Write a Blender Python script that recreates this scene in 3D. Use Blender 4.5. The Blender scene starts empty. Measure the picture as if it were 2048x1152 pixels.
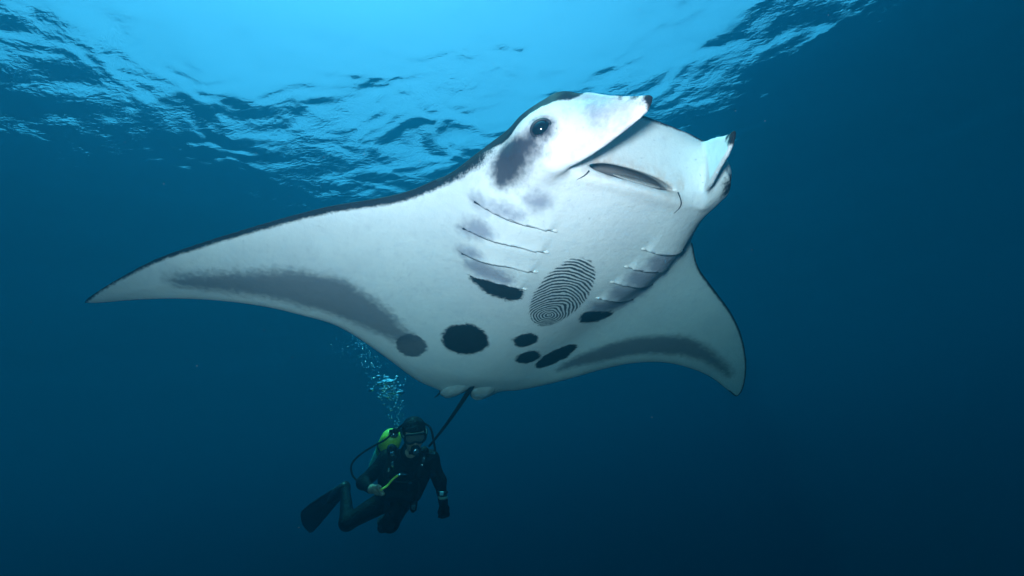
import bpy, bmesh, math, random
import numpy as np
from mathutils import Matrix, Vector

sc = bpy.context.scene
COL = sc.collection
R_ = math.radians

# ------------------------------------------------------------------ camera
F_PX = 906.0                      # focal length in pixels of a 2048 px wide frame
PITCH, ROLL = R_(24.5), R_(-9.0)  # zenith leans up-left in the frame
CAM_Z = -4.4                      # some four and a half metres under the surface (z = 0)
up = Vector((math.cos(PITCH) * math.sin(ROLL), math.cos(PITCH) * math.cos(ROLL), -math.sin(PITCH)))  # zenith in camera axes (x right, y up, z back)
fwd_c = Vector((0, 0, -1))
hy = (fwd_c - up * fwd_c.dot(up)).normalized()     # level heading in camera axes
hx = hy.cross(up)
CAM = Matrix((hx, hy, up)).to_4x4()                # camera axes -> world axes (heading = +Y)
CAM.translation = Vector((0, 0, CAM_Z))
cam_d = bpy.data.cameras.new('camera')
cam_d.sensor_width = 36.0
cam_d.lens = 36.0 * F_PX / 2048.0
cam_d.clip_start, cam_d.clip_end = 0.05, 2000.0
cam = bpy.data.objects.new('camera', cam_d)
cam.matrix_world = CAM
COL.objects.link(cam)
sc.camera = cam

# ------------------------------------------------------------------ sky, sun, exposure
SUN_EL, SUN_AZ = R_(87.0), R_(-80.0)               # azimuth from +Y, negative = to the left
world = bpy.data.worlds.new('World')
sc.world = world
world.use_nodes = True
wn = world.node_tree
bg = wn.nodes['Background']
sky = wn.nodes.new('ShaderNodeTexSky')
sky.sky_type = 'NISHITA'
sky.sun_disc = False
sky.sun_elevation = SUN_EL
sky.sun_rotation = SUN_AZ
wn.links.new(sky.outputs[0], bg.inputs[0])
bg.inputs[1].default_value = 0.10
sd = bpy.data.lights.new('sun', 'SUN')
sd.energy = 2.0
sd.angle = R_(0.5)
sd.color = (1.0, 0.96, 0.9)
sun = bpy.data.objects.new('sun', sd)
to_sun = Vector((math.sin(SUN_AZ) * math.cos(SUN_EL), math.cos(SUN_AZ) * math.cos(SUN_EL), math.sin(SUN_EL)))
sun.rotation_euler = to_sun.to_track_quat('Z', 'Y').to_euler()
sun.location = (0, 0, 20)
COL.objects.link(sun)
sc.view_settings.view_transform = 'Standard'
sc.view_settings.look = 'None'
sc.view_settings.exposure = 1.55
sc.view_settings.gamma = 1.0
cy = sc.cycles
cy.use_denoising = True
cy.max_bounces = 6
cy.transparent_max_bounces = 16
cy.volume_bounces = 1
cy.glossy_bounces = 3
cy.diffuse_bounces = 3
cy.transmission_bounces = 6
cy.caustics_reflective = False
cy.caustics_refractive = False

# ------------------------------------------------------------------ helpers
def link(o, parent=None):
    COL.objects.link(o)
    if parent: o.parent = parent
    return o
def mesh_obj(name, verts, faces, mat=None, parent=None, smooth=True):
    me = bpy.data.meshes.new(name)
    me.from_pydata([tuple(v) for v in verts], [], [tuple(int(i) for i in f) for f in faces])
    me.update()
    if smooth: me.polygons.foreach_set('use_smooth', [True] * len(me.polygons))
    if mat: me.materials.append(mat)
    return link(bpy.data.objects.new(name, me), parent)
def tag(o, label=None, cat=None, group=None, kind=None):
    if label: o['label'] = label
    if cat: o['category'] = cat
    if group: o['group'] = group
    if kind: o['kind'] = kind
    return o
class NT:
    """small node-tree helper"""
    def __init__(s, name):
        s.m = bpy.data.materials.new(name); s.m.use_nodes = True
        s.t = s.m.node_tree; s.t.nodes.clear()
        s.out = s.n('ShaderNodeOutputMaterial')
    def n(s, typ, **kw):
        x = s.t.nodes.new(typ)
        for k, v in kw.items(): setattr(x, k, v)
        return x
    def l(s, a, b): s.t.links.new(a, b)
    def put(s, sock, v):
        if isinstance(v, bpy.types.NodeSocket): s.l(v, sock)
        else: sock.default_value = v
    def math(s, op, a, b=0.0, c=0.0, clamp=False):
        x = s.n('ShaderNodeMath', operation=op, use_clamp=clamp)
        s.put(x.inputs[0], a); s.put(x.inputs[1], b); s.put(x.inputs[2], c)
        return x.outputs[0]
    def noise(s, vec, scale, detail=3.0, rough=0.5, dist=0.0):
        x = s.n('ShaderNodeTexNoise')
        if vec is not None: s.l(vec, x.inputs['Vector'])
        x.inputs['Scale'].default_value = scale; x.inputs['Detail'].default_value = detail
        x.inputs['Roughness'].default_value = rough; x.inputs['Distortion'].default_value = dist
        return x.outputs[0]
    def mapping(s, vec, scale=(1, 1, 1), rot=(0, 0, 0), loc=(0, 0, 0)):
        x = s.n('ShaderNodeMapping')
        s.l(vec, x.inputs[0])
        x.inputs['Scale'].default_value = scale; x.inputs['Rotation'].default_value = rot; x.inputs['Location'].default_value = loc
        return x.outputs[0]
    def smooth(s, v, lo, hi, tmin=0.0, tmax=1.0):
        x = s.n('ShaderNodeMapRange', interpolation_type='SMOOTHSTEP')
        s.put(x.inputs[0], v); s.put(x.inputs[1], lo); s.put(x.inputs[2], hi); s.put(x.inputs[3], tmin); s.put(x.inputs[4], tmax)
        return x.outputs[0]
    def mix(s, f, a, b):
        x = s.n('ShaderNodeMix', data_type='RGBA')
        s.put(x.inputs[0], f)
        s.put(x.inputs[6], a if isinstance(a, bpy.types.NodeSocket) else (*a, 1.0))
        s.put(x.inputs[7], b if isinstance(b, bpy.types.NodeSocket) else (*b, 1.0))
        return x.outputs[2]
    def attr(s, name):
        x = s.n('ShaderNodeAttribute', attribute_name=name)
        return x
    def bsdf(s, color, rough=0.5, spec=0.5, normal=None, **kw):
        x = s.n('ShaderNodeBsdfPrincipled')
        s.put(x.inputs['Base Color'], color if isinstance(color, bpy.types.NodeSocket) else (*color, 1.0))
        s.put(x.inputs['Roughness'], rough)
        s.put(x.inputs['Specular IOR Level'], spec)
        if normal is not None: s.l(normal, x.inputs['Normal'])
        for k, v in kw.items(): s.put(x.inputs[k], v)
        s.l(x.outputs[0], s.out.inputs['Surface'])
        return x
    def bump(s, h, strength=0.3, dist=0.01, normal=None):
        x = s.n('ShaderNodeBump')
        s.put(x.inputs['Height'], h); x.inputs['Strength'].default_value = strength; x.inputs['Distance'].default_value = dist
        if normal is not None: s.l(normal, x.inputs['Normal'])
        return x.outputs[0]

# ------------------------------------------------------------------ the water surface, seen from below
def water_material():
    w = NT('water_surface')
    tc = w.n('ShaderNodeTexCoord').outputs['Object']
    a = w.noise(w.mapping(tc, (1.0, 1.35, 1.0), (0, 0, R_(25))), 1.05, 2.0, 0.5, 0.35)
    b = w.noise(w.mapping(tc, (1.0, 1.5, 1.0), (0, 0, R_(-20))), 2.7, 3.0, 0.55, 0.4)
    c = w.noise(w.mapping(tc, (1.0, 2.0, 1.0), (0, 0, R_(15))), 10.0, 3.0, 0.6, 0.2)
    e_ = w.noise(tc, 38.0, 2.0, 0.5)
    patch = w.smooth(w.noise(tc, 0.5, 2.0, 0.5), 0.40, 0.64)
    h = w.math('ADD', w.math('MULTIPLY', a, 0.095), w.math('MULTIPLY', w.math('ADD', w.math('MULTIPLY', b, 0.0150), w.math('MULTIPLY', c, 0.0042)), w.math('ADD', 0.32, patch)))
    h = w.math('ADD', h, w.math('MULTIPLY', e_, 0.0007))
    nrm = w.bump(h, 1.0, 1.0)
    fr = w.n('ShaderNodeFresnel'); fr.inputs['IOR'].default_value = 1.33; w.l(nrm, fr.inputs['Normal'])
    tr = w.n('ShaderNodeBsdfTransparent'); tr.inputs[0].default_value = (1, 1, 1, 1)
    gl = w.n('ShaderNodeBsdfGlossy'); gl.inputs['Roughness'].default_value = 0.06; gl.inputs['Color'].default_value = (1, 1, 1, 1); w.l(nrm, gl.inputs['Normal'])
    mx = w.n('ShaderNodeMixShader')
    w.l(fr.outputs[0], mx.inputs[0]); w.l(tr.outputs[0], mx.inputs[1]); w.l(gl.outputs[0], mx.inputs[2])
    w.l(mx.outputs[0], w.out.inputs['Surface'])
    return w.m
def build_water_surface():
    rng = np.random.default_rng(5)
    c = np.concatenate([-np.geomspace(300, 30, 14)[:-1], np.linspace(-30, 30, 301), np.geomspace(30, 300, 14)[1:]])
    X, Y = np.meshgrid(c, c, indexing='ij')
    Z = np.zeros_like(X)
    for k in range(26):
        lam = rng.uniform(0.9, 6.0); th = R_(60) + rng.normal(0, 0.7)
        amp = 0.0019 * lam ** 1.0
        Z += amp * np.sin(2 * np.pi / lam * (X * np.cos(th) + Y * np.sin(th)) + rng.uniform(0, 6.28))
    Z *= np.clip(1 - (np.hypot(X, Y) - 30) / 60, 0, 1)
    n = len(c)
    V = np.stack([X, Y, Z], -1).reshape(-1, 3)
    i = np.arange(n * n).reshape(n, n)
    Fc = np.stack([i[:-1, :-1], i[1:, :-1], i[1:, 1:], i[:-1, 1:]], -1).reshape(-1, 4)
    o = mesh_obj('water_surface', V, Fc, water_material())
    tag(o, kind='structure')
    return o
build_water_surface()

# ------------------------------------------------------------------ the sea water itself: one closed box of even haze
def build_haze():
    w = NT('haze')
    v = w.n('ShaderNodeVolumePrincipled')
    v.inputs['Color'].default_value = (0.005, 0.090, 0.152, 1)
    v.inputs['Density'].default_value = 0.37
    v.inputs['Density Attribute'].default_value = ''
    v.inputs['Anisotropy'].default_value = 0.83
    v.inputs['Absorption Color'].default_value = (0, 0.64, 0.75, 1)
    w.l(v.outputs[0], w.out.inputs['Volume'])
    w.m.cycles.homogeneous_volume = True
    s, z0, z1 = 120.0, -80.0, 0.6
    V = [(x, y, z) for z in (z0, z1) for y in (-s, s) for x in (-s, s)]
    Fc = [(0, 2, 3, 1), (4, 5, 7, 6), (0, 1, 5, 4), (2, 6, 7, 3), (0, 4, 6, 2), (1, 3, 7, 5)]
    o = mesh_obj('haze', V, Fc, w.m, smooth=False)
    tag(o, kind='stuff')
build_haze()
# ------------------------------------------------------------------ manta ray: shape (own axes: x lateral, y towards the head, z dorsal, metres)
TIP_BEND = (0.09, -0.20)                      # how far each wing tip is raised / lowered
def m_bend(x, y):
    return np.where(x > 0, TIP_BEND[0], TIP_BEND[1]) * (np.abs(x) / 2.0) ** 2.2
def catmull(P, n=8, closed=True):
    P = np.asarray(P, float); m = len(P); out = []
    rng_ = range(m) if closed else range(m - 1)
    for i in rng_:
        if closed: p0, p1, p2, p3 = P[i - 1], P[i], P[(i + 1) % m], P[(i + 2) % m]
        else: p0, p1, p2, p3 = P[max(i - 1, 0)], P[i], P[i + 1], P[min(i + 2, m - 1)]
        for k in range(n):
            t = k / n
            out.append(0.5 * ((2 * p1) + (-p0 + p2) * t + (2 * p0 - 5 * p1 + 4 * p2 - p3) * t * t + (-p0 + 3 * p1 - 3 * p2 + p3) * t ** 3))
    if not closed: out.append(P[-1])
    return np.array(out)
WING_A = [(1.985, -.677), (1.907, -.566), (1.787, -.42), (1.65, -.27), (1.481, -.122), (1.32, .007), (1.164, .126), (1.011, .232),
          (.859, .314), (.745, .384), (.654, .465), (.600, .522), (.557, .588), (.508, .665), (.460, .745), (.435, .82), (.385, .90)]
HEAD = [(.33, .948), (.2, .962), (0, .968), (-.2, .962), (-.33, .948)]
WING_B = [(-.42, .90), (-.475, .83), (-.51, .766), (-.54, .68), (-.575, .6), (-.62, .51), (-.696, .435), (-.82, .335), (-1.034, .218), (-1.268, .09), (-1.487, -.062),
          (-1.726, -.276), (-1.897, -.474), (-1.985, -.61), (-1.987, -.677), (-1.878, -.636), (-1.633, -.538), (-1.391, -.496), (-1.179, -.504),
          (-.986, -.579), (-.824, -.705), (-.67, -.853), (-.501, -.988), (-.358, -1.086), (-.255, -1.118)]
PELVIC = [(-.205, -1.20), (-.13, -1.245), (-.065, -1.215), (-.02, -1.10), (.02, -1.10), (.055, -1.20), (.10, -1.235), (.155, -1.20), (.185, -1.145)]
WING_C = [(.21, -1.136), (.355, -1.044), (.528, -.872), (.679, -.732), (.813, -.617), (.93, -.545), (1.087, -.507), (1.234, -.485),
          (1.418, -.493), (1.597, -.531), (1.775, -.598), (1.928, -.672)]
OUTLINE = catmull(WING_A + HEAD + WING_B + PELVIC + WING_C, 6)
def poly_sdf(px, py, P):
    """signed distance to a closed polygon, positive inside"""
    px = np.asarray(px, np.float32); py = np.asarray(py, np.float32)
    d2 = np.full(px.shape, 1e9, np.float32); ins = np.zeros(px.shape, bool)
    Q = np.roll(P, -1, axis=0)
    for (ax, ay), (bx, by) in zip(P, Q):
        ex, ey = bx - ax, by - ay
        L = ex * ex + ey * ey
        if L < 1e-12: continue
        t = np.clip(((px - ax) * ex + (py - ay) * ey) / L, 0, 1)
        d2 = np.minimum(d2, (px - ax - t * ex) ** 2 + (py - ay - t * ey) ** 2)
        if ay != by:
            c = (ay > py) != (by > py)
            ins ^= c & (px < (bx - ax) * (py - ay) / (by - ay) + ax)
    return np.where(ins, 1, -1) * np.sqrt(d2)
def sstep(a, b, x):
    t = np.clip((x - a) / (b - a), 0, 1); return t * t * (3 - 2 * t)
def smin(a, b, k):
    h = np.clip(0.5 + 0.5 * (b - a) / k, 0, 1)
    return b * (1 - h) + a * h - k * h * (1 - h)
def smax(a, b, k): return -smin(-a, -b, k)
def sinterp(v, xs, ys, w=0.07):
    t = np.linspace(-1.8, 1.8, 721); a = np.interp(t, xs, ys)
    k = np.exp(-0.5 * (np.arange(-60, 61) * 0.005 / w) ** 2); k /= k.sum()
    return np.interp(v, t, np.convolve(np.pad(a, 60, mode='edge'), k, 'valid'))
def m_fields(X, Y):
    """outline distance, belly height and back height above every (x, y)"""
    d = poly_sdf(X, Y, OUTLINE)
    ax = np.abs(X)
    T = 0.078 * np.clip(1 - np.sqrt(ax * ax + .02) / 2.08, 0, 1) ** 0.85 + 0.012
    T = T * (0.35 + 0.65 * sstep(-1.3, -0.75, Y))
    d0 = 0.06 + 0.10 * sstep(0.4, 0.9, ax)
    t = np.where(d > 0, T * np.sqrt(np.maximum(1 - np.exp(-np.maximum(d, 0) / d0), 0)), d * 0.6)
    # deep throat and belly between the gills
    D = sinterp(Y, [-1.15, -.9, -.6, -.2, .1, .3, .6, .8, 1.2], [0, .02, .05, .085, .12, .145, .155, .14, .13])
    wd = sinterp(Y, [-1.2, -.6, -.1, .15, .3, .5, .7, .8, 1.2], [.16, .28, .38, .44, .49, .50, .46, .42, .36])
    sf = sinterp(Y, [-1.2, -.6, 0, .2, .45, 1.2], [.07, .10, .075, .05, .042, .045])
    S = 1 / (1 + np.exp(np.clip((ax - wd) / sf, -30, 30)))
    dome = 1 - 0.20 * (1 - np.exp(-(ax / .38) ** 2))
    zb = -(t + D * S * dome)
    # pelvic fins hang a little, the groove between them carries the tail
    zb = zb - 0.018 * sstep(-.95, -1.12, Y) * np.exp(-((ax - .11) / .07) ** 2)
    # upper jaw: plate leaning forward from the upper lip to the front edge of the head
    lipy = 0.806 - 0.022 * np.clip(ax / .25, 0, 2) ** 2
    palate = -0.158 + (Y - 0.82) / 0.14 * 0.155 + 0.012 * np.cos(X * 9)
    palate = np.minimum(palate, 0.012)
    wj = sstep(0.0, 0.028, Y - lipy)
    side = sstep(0.40, 0.31, ax)
    zb = zb * (1 - wj * side) + palate * wj * side
    lipr = 0.004 * np.exp(-((Y - lipy + 0.012) / 0.02) ** 2) * sstep(.30, .2, ax)
    zb = zb - lipr
    zt = t + 0.10 * np.exp(-(ax / 0.42) ** 2) * sstep(-1.1, -0.2, Y) * (1 - 0.8 * sstep(0.55, 0.98, Y))
    head = sstep(.80, .97, Y) * sstep(.5, .4, ax)
    zt = zt * (1 - head) + 0.035 * head
    return d, zb, zt
def m_lobe_points(s):
    """points of a cephalic fin plate (s = +1 / -1) with their radii"""
    if s > 0:
        low = [(.355, .67, -.12), (.338, .765, -.185), (.302, .855, -.237), (.262, .934, -.256), (.228, 1.01, -.266), (.198, 1.085, -.272), (.186, 1.118, -.250)]
        upp = [(.36, .80, -.03), (.335, .87, -.02), (.305, .935, -.02), (.275, .99, -.055), (.245, 1.042, -.145), (.21, 1.092, -.215), (.188, 1.122, -.244)]
    else:
        low = [(-.40, .72, -.13), (-.375, .79, -.13), (-.325, .85, -.165), (-.272, .905, -.212), (-.232, .978, -.232), (-.205, 1.046, -.243), (-.198, 1.092, -.222)]
        upp = [(-.41, .80, -.03), (-.385, .87, -.02), (-.345, .935, -.005), (-.31, .965, -.02), (-.262, 1.02, -.10), (-.222, 1.072, -.18), (-.2, 1.1, -.21)]
    A, B = catmull(low, 7, False), catmull(upp, 7, False)
    P, r = [], []
    for k, (a, b) in enumerate(zip(A, B)):
        u = k / (len(A) - 1)
        m = max(3, int(np.linalg.norm(a - b) / 0.010))
        for j in range(m + 1):
            v = j / m
            bow = 0.018 * math.sin(math.pi * v) * (1 - u) * s
            P.append(a * (1 - v) + b * v + np.array([bow, 0, 0]))
            r.append(0.008 + ((0.036 if s > 0 else 0.016) * (1 - u) ** 1.3) * math.sin(math.pi * min(max(v, .12), .88)) ** 0.8)
    return np.array(P), np.array(r)
EYE_BULGE = [((.352, .795, -.098), (.103, .110, .088)), ((-.380, .825, -.078), (.098, .112, .082))]
def m_volume(h):
    x = np.arange(-2.04, 2.05, h, dtype=np.float32); y = np.arange(-1.32, 1.19, h, dtype=np.float32); z = np.arange(-.36, .27, h, dtype=np.float32)
    X, Y = np.meshgrid(x, y, indexing='ij')
    d, zb, zt = [a.astype(np.float32) for a in m_fields(X, Y)]
    def slope(a):
        gx, gy = np.gradient(a, h); return 1 / np.sqrt(1 + np.minimum(gx * gx + gy * gy, 9))
    sb, st = slope(zb), slope(zt)
    f = np.maximum((zb[:, :, None] - z) * sb[:, :, None], (z - zt[:, :, None]) * st[:, :, None])
    # head block: rounded front, eye bulges, cephalic fins, mouth
    i0, i1 = np.searchsorted(x, [-.68, .68]); j0 = np.searchsorted(y, .48)
    g = f[i0:i1, j0:, :]
    GX, GY, GZ = np.meshgrid(x[i0:i1], y[j0:], z, indexing='ij')
    g = smax(g, -d[i0:i1, j0:, None] * 0.9 - 0.004, 0.03)
    for c, r in EYE_BULGE:
        q = np.sqrt(((GX - c[0]) / r[0]) ** 2 + ((GY - c[1]) / r[1]) ** 2 + ((GZ - c[2]) / r[2]) ** 2)
        g = smin(g, (q - 1) * min(r), 0.07)
    for s in (1, -1):
        P, r = m_lobe_points(s)
        lo = P.min(0) - .09; hi = P.max(0) + .09
        a0, a1 = np.searchsorted(x[i0:i1], [lo[0], hi[0]]); b0, b1 = np.searchsorted(y[j0:], [lo[1], hi[1]]); c0, c1 = np.searchsorted(z, [lo[2], hi[2]])
        sub = (slice(a0, a1), slice(b0, b1), slice(c0, c1))
        q = np.full(GX[sub].shape, 9, np.float32)
        for p, rr in zip(P, r):
            q = np.minimum(q, np.sqrt((GX[sub] - p[0]) ** 2 + (GY[sub] - p[1]) ** 2 + (GZ[sub] - p[2]) ** 2) - rr)
        g[sub] = smin(g[sub], q, 0.048 if s > 0 else 0.018)
    # mouth slot: a wide flat pocket running back and up from between the lips
    u = GX / 0.205
    cz = -0.166 + 0.012 * u * u
    my, mz = GY - (0.820 - 0.02 * u * u), GZ - cz
    ca, sa = math.cos(R_(58)), math.sin(R_(58))
    along = -my * ca + mz * sa; across = my * sa + mz * ca
    wid = 0.0225 * np.sqrt(np.clip(1 - np.abs(u) ** 3, .02, 1))
    q = np.sqrt(u ** 4 + (across / wid) ** 2 + ((along - .03) / 0.10) ** 4)
    g = smax(g, -(q - 1) * 0.021, 0.008)
    f[i0:i1, j0:, :] = g
    return x, y, z, f, d, zb, zt
def surface_nets(x, y, z, f, h):
    s = f < 0
    c = [(i, j, k) for i in (0, 1) for j in (0, 1) for k in (0, 1)]
    n = [a - 1 for a in f.shape]
    cnt = np.zeros(n, np.uint8)
    for i, j, k in c: cnt += s[i:i + n[0], j:j + n[1], k:k + n[2]]
    act = np.argwhere((cnt > 0) & (cnt < 8))
    idx = np.full(n, -1, np.int32); idx[act[:, 0], act[:, 1], act[:, 2]] = np.arange(len(act))
    val = np.stack([f[act[:, 0] + i, act[:, 1] + j, act[:, 2] + k] for i, j, k in c], 1)
    acc = np.zeros((len(act), 3)); num = np.zeros(len(act))
    for a in range(8):
        for b in range(a + 1, 8):
            da = np.array(c[b]) - np.array(c[a])
            if abs(da).sum() != 1: continue
            va, vb = val[:, a], val[:, b]
            m = (va < 0) != (vb < 0)
            t = va[m] / (va[m] - vb[m])
            acc[m] += np.array(c[a]) + t[:, None] * da; num[m] += 1
    V = (act + acc / num[:, None]) * h + np.array([x[0], y[0], z[0]])
    faces = []
    for ax in range(3):
        lo = [slice(1, -1)] * 3; hi = [slice(1, -1)] * 3
        lo[ax] = slice(0, -1); hi[ax] = slice(1, None)
        e = np.argwhere(s[tuple(lo)] != s[tuple(hi)])
        o = np.array([1, 1, 1]); o[ax] = 0
        p = e + o
        ins = s[p[:, 0], p[:, 1], p[:, 2]]
        b1, b2 = [(1, 2), (2, 0), (0, 1)][ax]
        def cell(d1, d2):
            q = p.copy(); q[:, b1] -= d1; q[:, b2] -= d2
            return idx[q[:, 0], q[:, 1], q[:, 2]]
        Q = np.stack([cell(1, 1), cell(0, 1), cell(0, 0), cell(1, 0)], 1)
        Q[~ins] = Q[~ins][:, ::-1]
        faces.append(Q)
    Fc = np.concatenate(faces)
    Fc = Fc[(Fc >= 0).all(1)]
    E = np.concatenate([Fc[:, [0, 1]], Fc[:, [1, 2]], Fc[:, [2, 3]], Fc[:, [3, 0]]])
    for it in range(3):                        # light relaxation, keeps the shape and removes stair steps
        acc = np.zeros_like(V); deg = np.zeros(len(V))
        for a in (0, 1):
            for ch in range(3): acc[:, ch] += np.bincount(E[:, a], V[E[:, 1 - a], ch], len(V))
            deg += np.bincount(E[:, a], minlength=len(V))
        V = V + (0.5 if it % 2 == 0 else 0.35) * (acc / np.maximum(deg, 1)[:, None] - V)
    return V, Fc
def bilerp(x, y, A, px, py):
    h = x[1] - x[0]
    u = np.clip((px - x[0]) / h, 0, len(x) - 1.001); v = np.clip((py - y[0]) / h, 0, len(y) - 1.001)
    i = u.astype(int); j = v.astype(int); a = u - i; b = v - j
    return A[i, j] * (1 - a) * (1 - b) + A[i + 1, j] * a * (1 - b) + A[i, j + 1] * (1 - a) * b + A[i + 1, j + 1] * a * b
# ------------------------------------------------------------------ manta ray: pattern and parts
SPOTS = [  # black spots, belly outline in (x, y)
 [(.405,.117),(.368,.14),(.322,.16),(.269,.166),(.213,.168),(.162,.129),(.153,.088),(.177,.065),(.223,.056),(.272,.057),(.311,.058),(.348,.084),(.387,.103)],
 [(.147,-.345),(.137,-.416),(.154,-.479),(.194,-.523),(.248,-.539),(.304,-.524),(.35,-.481),(.376,-.422),(.379,-.359),(.36,-.301),(.324,-.257),(.277,-.236),(.226,-.245),(.18,-.284)],
 [(-.1,-.246),(-.113,-.28),(-.113,-.314),(-.098,-.341),(-.072,-.355),(-.042,-.356),(-.013,-.342),(.008,-.317),(.019,-.286),(.017,-.253),(.004,-.225),(-.019,-.209),(-.047,-.207),(-.076,-.22)],
 [(-.226,-.458),(-.241,-.495),(-.238,-.53),(-.219,-.556),(-.188,-.569),(-.152,-.565),(-.118,-.547),(-.093,-.517),(-.082,-.482),(-.085,-.448),(-.102,-.42),(-.13,-.406),(-.164,-.408),(-.198,-.427)],
 [(-.432,-.377),(-.449,-.416),(-.448,-.471),(-.428,-.534),(-.395,-.591),(-.353,-.63),(-.311,-.641),(-.278,-.62),(-.261,-.573),(-.261,-.511),(-.28,-.448),(-.314,-.397),(-.357,-.366),(-.399,-.36)],
 [(-.251,-.057),(-.226,.022),(-.252,.049),(-.325,.038),(-.469,-.02),(-.446,-.068),(-.398,-.101),(-.322,-.093)]]
SPOT_SOFT = [(.422,-.559),(.422,-.61),(.439,-.652),(.47,-.676),(.509,-.678),(.545,-.655),(.574,-.614),(.588,-.563),(.585,-.514),(.568,-.476),(.538,-.455),(.502,-.454),(.467,-.473),(.438,-.51)]
BANDS = [
 [(1.623,-.365),(1.486,-.285),(1.316,-.21),(1.146,-.143),(1.041,-.129),(.923,-.127),(.841,-.171),(.741,-.24),(.639,-.334),(.549,-.442),(.503,-.49),(.58,-.562),(.656,-.525),(.774,-.487),(.886,-.436),(1.04,-.399),(1.184,-.374),(1.32,-.376),(1.451,-.397),(1.578,-.407)],
 [(-.455,-.656),(-.488,-.527),(-.561,-.425),(-.65,-.333),(-.749,-.259),(-.862,-.207),(-1.055,-.159),(-1.186,-.165),(-1.348,-.223),(-1.482,-.279),(-1.657,-.377),(-1.727,-.435),(-1.72,-.467),(-1.491,-.385),(-1.289,-.346),(-1.065,-.373),(-.878,-.443),(-.71,-.545),(-.549,-.637),(-.483,-.681)]]
GILL_GREY = [  # grey skin marks; far-side patches also paint in shade over the gill flaps
 [(.518,.499),(.501,.526),(.474,.533),(.44,.56),(.407,.571),(.361,.57),(.372,.54),(.408,.533),(.44,.518),(.465,.505),(.498,.492)],
 [(.52,.367),(.487,.434),(.45,.438),(.426,.414),(.459,.372),(.501,.357)],
 [(.483,.249),(.464,.29),(.432,.293),(.436,.258),(.47,.234)],
 [(.441,.186),(.42,.236),(.364,.247),(.3,.24),(.253,.215),(.264,.177),(.334,.169),(.385,.16)],
 [(-.235,.146),(-.508,.1),(-.484,.037),(-.423,.021),(-.244,.079)],
 [(-.31,.522),(-.451,.514),(-.498,.401),(-.326,.428)], [(-.277,.416),(-.51,.368),(-.526,.251),(-.292,.317)], [(-.257,.301),(-.523,.238),(-.524,.116),(-.287,.193)],
 [(.373,.63),(.338,.661),(.293,.668),(.289,.633),(.326,.604)]]
CHEEK = [(.646,-.081),(.685,-.056),(.728,-.042),(.791,-.084),(.835,-.127),(.851,-.155),(.841,-.176),(.8,-.182),(.74,-.174),(.676,-.164),(.635,-.155),(.608,-.14),(.62,-.109)]   # (y, z) on the side of the head
SLITS = [
 [(.515,.502),(.425,.52),(.331,.529),(.22,.538)], [(.517,.366),(.456,.387),(.343,.412),(.2,.421)], [(.482,.239),(.431,.255),(.315,.29),(.191,.296)], [(.41,.132),(.352,.158),(.264,.167),(.181,.167)],
 [(-.47,.535),(-.392,.533),(-.316,.531),(-.222,.543)], [(-.513,.384),(-.38,.418),(-.304,.418),(-.214,.427)], [(-.53,.245),(-.418,.282),(-.319,.301),(-.212,.314)], [(-.50,.112),(-.443,.12),(-.314,.165),(-.219,.181)]]

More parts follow.
